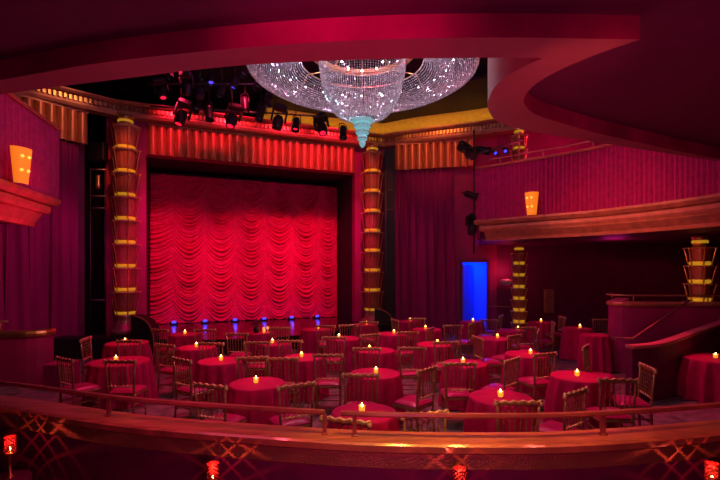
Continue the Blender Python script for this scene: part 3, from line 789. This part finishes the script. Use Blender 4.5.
# candles
cd = empty('votive_candle'); 
m = MB(); m.lathe([(.018,0),(.030,.004),(.036,.03),(.034,.055),(.042,.075),(.038,.075),(.030,.055),(.031,.03),(.026,.008)], n=12, cap=False, smooth=False); m.build('glass_cup', M['glass'], cd)
m = MB(); m.lathe([(.001,.045),(.009,.058),(.012,.072),(.007,.092),(.001,.108)], n=8, cap=False); m.build('flame', M['flame'], cd)
m = MB(); m.lathe([(.024,.008),(.024,.04)], n=12); m.build('wax', M['wax'], cd)
CAND = {'A':(256,377),'B':(221,357),'C':(196.5,343),'D':(185,330),'F':(272.5,340),'G':(318.5,326),'H':(301.5,354),'I':(339,335),'J':(366.5,322),'K':(369.5,347.5),
 'L':(394,330.5),'M':(410,318),'N':(425.5,326),'O':(437.5,341.5),'P':(473,319),'R':(497.5,335),'S':(463,360),'T':(518,327),'U':(541,318.5),'V':(530.5,350),'Y':(577,372),'Z':(500.5,392),
 'AA':(362,408),'BB':(376,369),'CC':(116,356.5),'DD':(125,339),'W':(580,324.5),'EE':(715.5,355),'E':(264,328)}
firstc = True
for k, (px, py) in CAND.items():
    x, y, h, r, ph_ = TP[k]
    X = (px-360)/F0*y; o = cd if firstc else copy_tree(cd); firstc = False
    dx = max(-r*.6, min(r*.6, X-x)); o.location = (x+dx, y, h+.001)
    tag(o, 'lit amber glass votive on the '+ph_, 'candle', 'votive candles on the tables')
    light('POINT', 'candle_glow', (x+dx, y, h+.14), .35, (1,.35,.12), size=.015)
# vase and glasses on E
x, y, h, r, _ = TP['E']
v = MB(); v.lathe([(.05,0),(.08,.05),(.07,.12),(.04,.15),(.05,.17)], (x-.1,y,h), 14); vo = v.build('flower_vase', M['black'], label='dark vase with round flower bunch on the stage edge table', cat='vase')
v = MB()
for i in range(40):
    a = random.uniform(0,2*PI); b = random.uniform(-.3,1.4); q = Vector((math.cos(a)*math.cos(b), math.sin(a)*math.cos(b), math.sin(b)))*.11
    v.lathe([(.001,-.03),(.03,0),(.001,.03)], (x-.1+q.x,y+q.y,h+.22+q.z), 6)
v.build('flower_bunch', M['plumwall'], vo)
g0 = None
for i, (dx, dy) in enumerate(((.12,-.1),(.2,.02))):
    g = MB(); g.lathe([(.03,0),(.03,.004),(.004,.01),(.004,.07),(.03,.1),(.034,.15),(.03,.15),(.002,.075)], (x+dx,y+dy,h+.001), 10, cap=False)
    g.build('stem_glass', M['glass'], label=('front' if i == 0 else 'rear')+' stemmed glass right of the flower vase', cat='glass', group='glasses on the vase table')

# ------------------------------------------------------------------ chairs
def spindle_prof(r, h, n=7):
    pr = []
    for k in range(n):
        z = h*k/n; d = h/n
        pr += [(r*.75,z),(r*.7,z+d*.55),(r*1.35,z+d*.72),(r*1.35,z+d*.85)]
    pr.append((r*.75,h)); return pr
def make_chair():
    root = empty('spindle_back_chair')
    m = MB(); n = 8
    def cush(u, v):
        x = (u-.5)*.44*(1-.06*(1-v)); y = -.19+.41*v
        e = 1-max(0,(abs(u-.5)*2))**4; f = 1-(abs(v-.5)*2)**4
        return (x, y, .475+.05*math.sqrt(max(0,e*f)))
    m.grid(cush, 12, 12); m.box((0,.015,.468),(.43,.40,.02),bev=.008); m.build('seat_cushion', M['seat'], root)
    m = MB(); m.box((0,.015,.435),(.45,.42,.045),bev=.01); m.build('seat_frame', M['chair'], root)
    for sx in (-1,1):
        m = MB(); m.lathe(spindle_prof(.017,.415,6), (sx*.195,.195,0), 8); m.build('leg', M['chair'], root)
    for sx in (-1,1):
        m = MB(); m.tube([(sx*.205,-.215,0),(sx*.2,-.195,.25),(sx*.2,-.19,.46),(sx*.212,-.205,.7),(sx*.225,-.225,.96)], [.017,.018,.02,.017,.016], 8); m.build('leg', M['chair'], root)
    def rail(z, y, w, hh, th, waves, amp):
        m = MB(); N_ = 40; vs = []
        for i in range(N_+1):
            t = i/N_; x = (t-.5)*w; dz = amp*math.cos(2*PI*t*waves); yy = y-.012*math.sin(PI*t)
            for (a, b) in ((-th,-hh),(th,-hh),(th*1.2,0),(th,hh),(-th,hh),(-th*1.2,0)): vs.append((x, yy+a, z+b+dz))
        fs = [(6*i+k, 6*i+(k+1)%6, 6*i+6+(k+1)%6, 6*i+6+k) for i in range(N_) for k in range(6)]
        fs += [tuple(range(5,-1,-1)), tuple(range(6*N_, 6*N_+6))]
        m.add(vs, fs); return m
    m = rail(.972, -.226, .50, .022, .013, 5, .006); m.build('crest_rail', M['chair'], root)
    m = rail(.996, -.226, .50, .006, .014, 5, .008)
    for sx in (-1,1): m.lathe([(.001,.945),(.022,.95),(.024,.99),(.012,1.0),(.016,1.012),(.001,1.02)], (sx*.243,-.226,-.008), 8)
    m.build('crest_beading', M['chairhi'], root)
    rail(.585, -.198, .42, .011, .011, 7, .008).build('lower_rail', M['chairhi'], root)
    for k in range(6):
        x = -.155+.062*k; m = MB(); L = .37
        m.lathe(spindle_prof(.0085,L,6), (x,-.199,.59), 6, Matrix.Rotation(.07,3,'X')); m.build('spindle', M['chair'], root)
    for (p, q) in (((-.195,.195,.2),(.195,.195,.2)),((-.198,.19,.16),(-.2,-.2,.16)),((.198,.19,.16),(.2,-.2,.16)),((-.198,.19,.28),(-.2,-.198,.28)),((.198,.19,.28),(.2,-.198,.28)),((-.2,-.2,.22),(.2,-.2,.22))):
        m = MB(); m.tube([p,q], .010, 6); m.build('stretcher', M['chair'], root)
    return root
CHAIRS = [ # px, ytop, facing (deg, 0 = away from camera), label
 (65,358,-31,'at the left of the wide far left table, turned right'),
 (86,338,-80,'nearest the left side drape, seen from the side'),
 (120,360,0,'back to camera before the wide far left table'),
 (129,340,0,'back to camera before the wing screen table'),
 (160,329,-20,'left of the leftmost stage edge table'),
 (165,344,-25,'left of the third table back in the left line'),
 (182,358.5,-35,'turned right with open floor to its left'),
 (210,384,-20,'large in front at left of the front left table'),
 (297,383.5,30,'angled left at right of the front left table'),
 (205,329,8,'behind the third left table, close to stage'),
 (237,333,0,'back to camera left of the vase table'),
 (211,342.5,0,'back to camera right of the third left candle'),
 (257,341.5,5,'back to camera below the vase table'),
 (290,340,0,'back to camera right of the table behind the vase'),
 (280,327,0,'back to camera on the dark stage edge, right of vase'),
 (252,356.5,12,'directly behind the front left table, left one'),
 (283,357.5,0,'directly behind the front left table, right one'),
 (328,354,0,'with full seat visible over grey carpet, centre left'),
 (334,336.5,0,'back to camera before the second centre table'),
 (329,325,-5,'left of two gilt backs beside the stage edge table'),
 (345,324.5,15,'right of two gilt backs beside the stage edge table'),
 (369,321.5,0,'in front of the right stage column'),
 (370,334,30,'angled left between second centre and middle row tables'),
 (367,347.5,0,'back to camera before the middle row centre table'),
 (361,373.5,0,'back to camera before the second row centre table'),
 (345,422,-20,'nearest the camera, crest seen under the rail at centre'),
 (395,319.5,-70,'side-on left of the table before the right drape'),
 (417,318,0,'back to camera before the right side drape'),
 (408,331.5,12,'back to camera right of the third from front table'),
 (430,328,60,'side-on right of the small table left of doorway'),
 (412,347,0,'back to camera right of the middle row centre table'),
 (427,368,48,'turned left with raspberry seat towards the second row centre table'),
 (446,341.5,0,'back to camera before the right centre middle row table'),
 (460,362.5,0,'back to camera before the second row right table'),
 (453,325,4,'back to camera left of the blue doorway'),
 (472,323,55,'side-on just below the blue doorway'),
 (489,319.5,0,'back to camera against the blue doorway edge'),
 (501,315.5,60,'bright gilt and side-on right of the blue doorway'),
 (478,337,-80,'side-on left of the table in front of the doorway table'),
 (514,335,38,'angled left at right of the table near doorway'),
 (526,327,3,'back to camera before the column under the balcony'),
 (538,330,65,'side-on before the farthest balcony table'),
 (512,358.5,44,'angled left, between second row and front right tables'),
 (545,353,22,'with wide seat left of the front right table'),
 (518,400.5,0,'large back to camera before the nearest right table'),
 (562,316.5,87,'side-on with gilt legs right of the farthest table'),
 (553,322,75,'side-on in front of the farthest table, partly hidden'),
 (601,319,0,'small bright gilt back behind the tall corner table'),
 (586,346,232,'behind the front right table, seen edge-on'),
 (574,390,36,'edge-on in front of the front right table'),
 (618,378.5,-4,'back to camera right of the front right table'),
 (647,366,80,'edge-on before the plum stair wall'),
 (425,412,18,'crest just above the guard rail, between two nearest tables'),
]
CH = make_chair(); first = True; CPOS = []
for (px, yt, th, lab) in CHAIRS:
    d = F0*1.4/(yt-CY); th = math.radians(th); X = (px-360)/F0*d
    ox = X-math.sin(th)*.22*1; oy = d+math.cos(th)*.22
    o = CH if first else copy_tree(CH); first = False
    CPOS.append([ox, oy, th, o, lab])
# nudge seats clear of tables and of each other
seatc = lambda c: (c[0], c[1])
for it in range(60):
    for c in CPOS:
        for (x, y, h, r, _) in TP.values():
            dx, dy = c[0]-x, c[1]-y; D = math.hypot(dx,dy); need = r*1.1+.25
            if D < need and D > 1e-4: f = (need-D)/D*.3; c[0] += dx*f*.6; c[1] += dy*f
    for a in range(len(CPOS)):
        for b in range(a+1, len(CPOS)):
            A, B = CPOS[a], CPOS[b]; dx, dy = A[0]-B[0], A[1]-B[1]; D = math.hypot(dx,dy)
            if 1e-4 < D < .52: f = (.52-D)/D*.25; A[0] += dx*f; A[1] += dy*f; B[0] -= dx*f; B[1] -= dy*f
for c in CPOS:
    c[1] = max(c[1], 4.36)
    c[3].location = (c[0], c[1], 0); c[3].rotation_euler = (0,0,c[2])
    tag(c[3], 'dark gilt spindle-back chair '+c[4], 'chair', 'gilt spindle-back chairs on the floor')

# ------------------------------------------------------------------ foreground tables with lattice candle holders
def lattice(R, h, nu=9, nv=5, gap=.16):
    m = MB(); cu = 2*PI/nu; cv = h/nv
    for j in range(-1, nv*2+1):
        for i in range(nu):
            uc = (i+.5*(j%2))*cu; vc = j*cv/2
            k = 1-gap; vs = []
            for (a, b) in ((-.5,0),(0,-.5),(.5,0),(0,.5)):
                u = uc+a*cu*k; v = min(h, max(0, vc+b*cv*k)); vs.append((R*math.cos(u), R*math.sin(u), v))
            m.add(vs, [(0,1,2,3)], False)
            vs2 = [(x*.96,y*.96,z) for x,y,z in vs]; m.add(vs2, [(3,2,1,0)], False)
    return m
fg = [(10,446,4.22,'far left'),(213,474,3.62,'left centre'),(460,480,3.32,'right centre'),(712,474,3.55,'far right')]
FT = None; LT = None
for i, (px, py, d, nm) in enumerate(fg):
    p = W(px, py, d); zt = p.z-.06-.24
    rr = .17
    t = empty('cocktail_table', (p.x,p.y,0), label='dark draped cocktail table behind the parapet, '+nm+' of the four', cat='table', group='foreground cocktail tables')
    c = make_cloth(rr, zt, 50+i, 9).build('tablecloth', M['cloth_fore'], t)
    if LT is None:
        LT = empty('lattice_candle_holder')
        lattice(.05,.15).build('lattice_sleeve', M['metalr'], LT)  # slots shaped to throw bright crisscross lines; stands in for faceted glass
        m = MB(); m.lathe([(.05,-.24),(.055,-.23),(.02,-.21),(.012,-.12),(.02,-.03),(.05,-.01),(.052,0),(.05,.004)], n=24); m.build('base', M['gold'], LT)
        m = MB(); m.lathe([(.001,.02),(.006,.027),(.008,.034),(.004,.046),(.001,.055)], n=8, cap=False); m.build('flame', M['flame'], LT)
        o = LT
    else: o = copy_tree(LT)
    o.location = (p.x,p.y,p.z-.06); o.rotation_euler = (0,0,i*.3)
    o.scale = (1,1,1); tag(o, 'lit diamond-lattice candle holder on the '+nm+' cocktail table', 'candle holder', 'lattice candle holders in the foreground')
    light('POINT', 'lattice_glow', (p.x,p.y,p.z+.015), 2.4, (1,.09,.05), size=.002)

# ------------------------------------------------------------------ lights
RED = (1,.01,.11); MAG = (1,.02,.34); PUR = (.75,.03,.55); WARM = (1,.42,.30)
for s in (1.6,4.3,7.0):
    a = fac(s,-3.0,6.35); b = fac(s,2,1.5)
    light('SPOT','curtain_spot', a, 880, (1,.01,.19), b, .06, 60, 1)
for s in (1.6,3.4,5.2,7.0):
    light('SPOT','valance_spot', fac(s,-2.6,8.0), 330, (1,.02,.08), fac(s,0,6.5), .1, 60, .9)
# wash over the tables
for (x, y) in ((-4.6,8.2),(-4.6,10.8),(-2.2,6.6),(-2.2,8.6),(-2,11),(.2,5.2),(.2,7.2),(.3,9.5),(.6,12),(2,6),(2,8.2),(2.4,10.8),(3.2,13),(4.3,7),(4.6,9.2),(5.5,11.5),(6.6,8.2)):
    light('SPOT','house_downlight', (x*.92,y+2.3,8.3), 720, (1,.03,.11), (x,y,.6), .08, 38, .9)
light('SPOT','chandelier_fill', (CX,CD,4.4), 60, (1,.6,.5), (CX+.4,CD+1.2,0), .12, 115, .7)  # warm fill added under the chandelier to light chair tops and cloths
light('SPOT','chair_fill', (.6,2.7,3.62), 120, (.12,.50,.15), (.6,8.5,.3), .05, 105, .8)  # unseen greenish fill added from the camera side to gild the chair backs
light('SPOT','parapet_fill', (-5.6,7.8,3.2), 40, (1,.45,.15), (-7.2,9.1,1.1), .05, 50, .8)  # warm fill added to brighten the far left parapet ledge
light('AREA','rail_fill', (.3,.9,1.5), 26, (.9,.07,.30), (.3,4,.9), .8)
light('AREA','house_wash', (1,8,8.2), 40, MAG, (1,8,0), 6)
light('AREA','house_wash', (0,3.9,6.5), 24, PUR, (0,13,2.0), 3)
light('POINT','rig_fill', (-3.0,11.2,8.3), 22, (.8,.05,.45), size=.2)  # dim purple fill added to lift the dark backdrop of the rig
light('SPOT','drape_spot', (-.6,15.0,6.8), 120, (1,.02,.30), (2.6,16.6,1.2), .05, 60, .9)
light('SPOT','drape_spot', (-6.2,10.0,6.0), 160, (1,.02,.38), (-8.9,12.4,1.6), .05, 70, .9)
light('SPOT','wing_valance_spot', (1.0,12.0,8.3), 230, (1,.25,.08), (2.8,16.4,6.7), .1, 40, .9)
light('SPOT','wing_valance_spot', (-5.5,10.5,8.3), 130, (1,.4,.2), (-8.6,12.6,6.7), .1, 30, .9)
light('SPOT','column_spot', (-5.2,10.4,8.0), 420, (1,.16,.04), (-7.35,13.5,5.6), .1, 24, .9)
light('SPOT','column_spot', (-.3,13.2,8.0), 420, (1,.14,.04), (.6,16.7,5.4), .1, 27, .9)
light('SPOT','pilaster_spot', (-6.0,11.4,1.2), 50, (1,.02,.25), (-7.4,13.9,3.5), .1, 60, .9)
# balcony fronts
light('SPOT','balcony_spot', (-.5,10.0,8.3), 300, (1,.01,.20), (5.4,11.0,4.4), .15, 60, .9)
light('SPOT','balcony_moulding_spot', (2.2,8.0,3.6), 380, (1,.20,.12), (6.0,10.3,3.5), .15, 55, 1)
light('SPOT','balcony_spot', (-2.0,7.8,8.3), 170, (1,.01,.26), (-6.1,8.0,4.3), .15, 60, .9)
light('SPOT','balcony_moulding_spot', (-4.2,8.8,2.2), 220, (1,.01,.10), (-6.0,7.9,3.45), .1, 60, 1)
light('POINT','balcony_room_light', (7.5,14.0,6.6), 150, (1,.02,.12), size=.2)
light('POINT','under_balcony_light', (7.5,13.0,3.0), 8, MAG, size=.3)
light('SPOT','wall_wash', (3.4,9.0,3.6), 14, (1,.02,.25), (6.0,10.4,1.0), .2, 50, 1)
for x in (1.3,2.6,3.8): light('POINT','cove_lamp', (x,15.8-.25*(x-1.3),7.75), 2, (1,.5,.04), size=.1)
# overhead ceiling, soffit and ledge
light('POINT','soffit_fill', (-1.6,3.9,2.0), 17, (1,.13,.30), size=.4)  # pair of fills added below the soffit to brighten its underside
light('POINT','soffit_fill', (1.3,3.9,2.0), 12, (1,.14,.22), size=.4)
light('SPOT','fascia_spot', (-.3,.3,2.6), 130, (1,.01,.20), (-.1,2.5,3.78), .1, 38, 1)
light('AREA','ceiling_fill', (1.5,1.0,1.6), 3, (.8,.02,.32), (1.5,1.2,4), 1.5)  # upward purple fill added to lift the balcony ceiling
light('SPOT','ledge_downlight', (.35,3.3,3.8), 260, (1,.38,.05), (.35,3.75,.95), .05, 45, .8)
light('SPOT','ledge_downlight', (1.3,3.3,3.8), 150, (1,.34,.05), (1.4,3.75,.95), .05, 50, .8)
light('SPOT','ledge_downlight', (2.5,3.4,3.7), 90, (1,.18,.12), (2.6,3.9,.95), .05, 60, .8)
light('SPOT','ledge_downlight', (-1.6,3.6,3.65), 60, (1,.08,.14), (-1.8,4.1,.95), .05, 70, .8)
light('POINT','curve_fill', (1.5,2.75,4.5), 16, (1,.2,.08), size=.1)  # warm fill added behind the bulkhead to tint its curved rose face
light('SPOT','curve_face_fill', (1.9,.6,2.9), 26, (1,.10,.22), (2.4,3.9,3.75), .08, 60, 1)  # fill added from the camera side for the curve's near face
light('SPOT','curve_light', (1.5,2.2,3.0), 14, (1,.16,.14), (1.25,3.3,4.2), .08, 60, 1)

S.cycles.max_bounces = 6; S.cycles.diffuse_bounces = 3; S.cycles.glossy_bounces = 3; S.cycles.transmission_bounces = 4
S.cycles.sample_clamp_indirect = 4; S.cycles.use_denoising = True
S.cycles.caustics_reflective = False; S.cycles.caustics_refractive = False
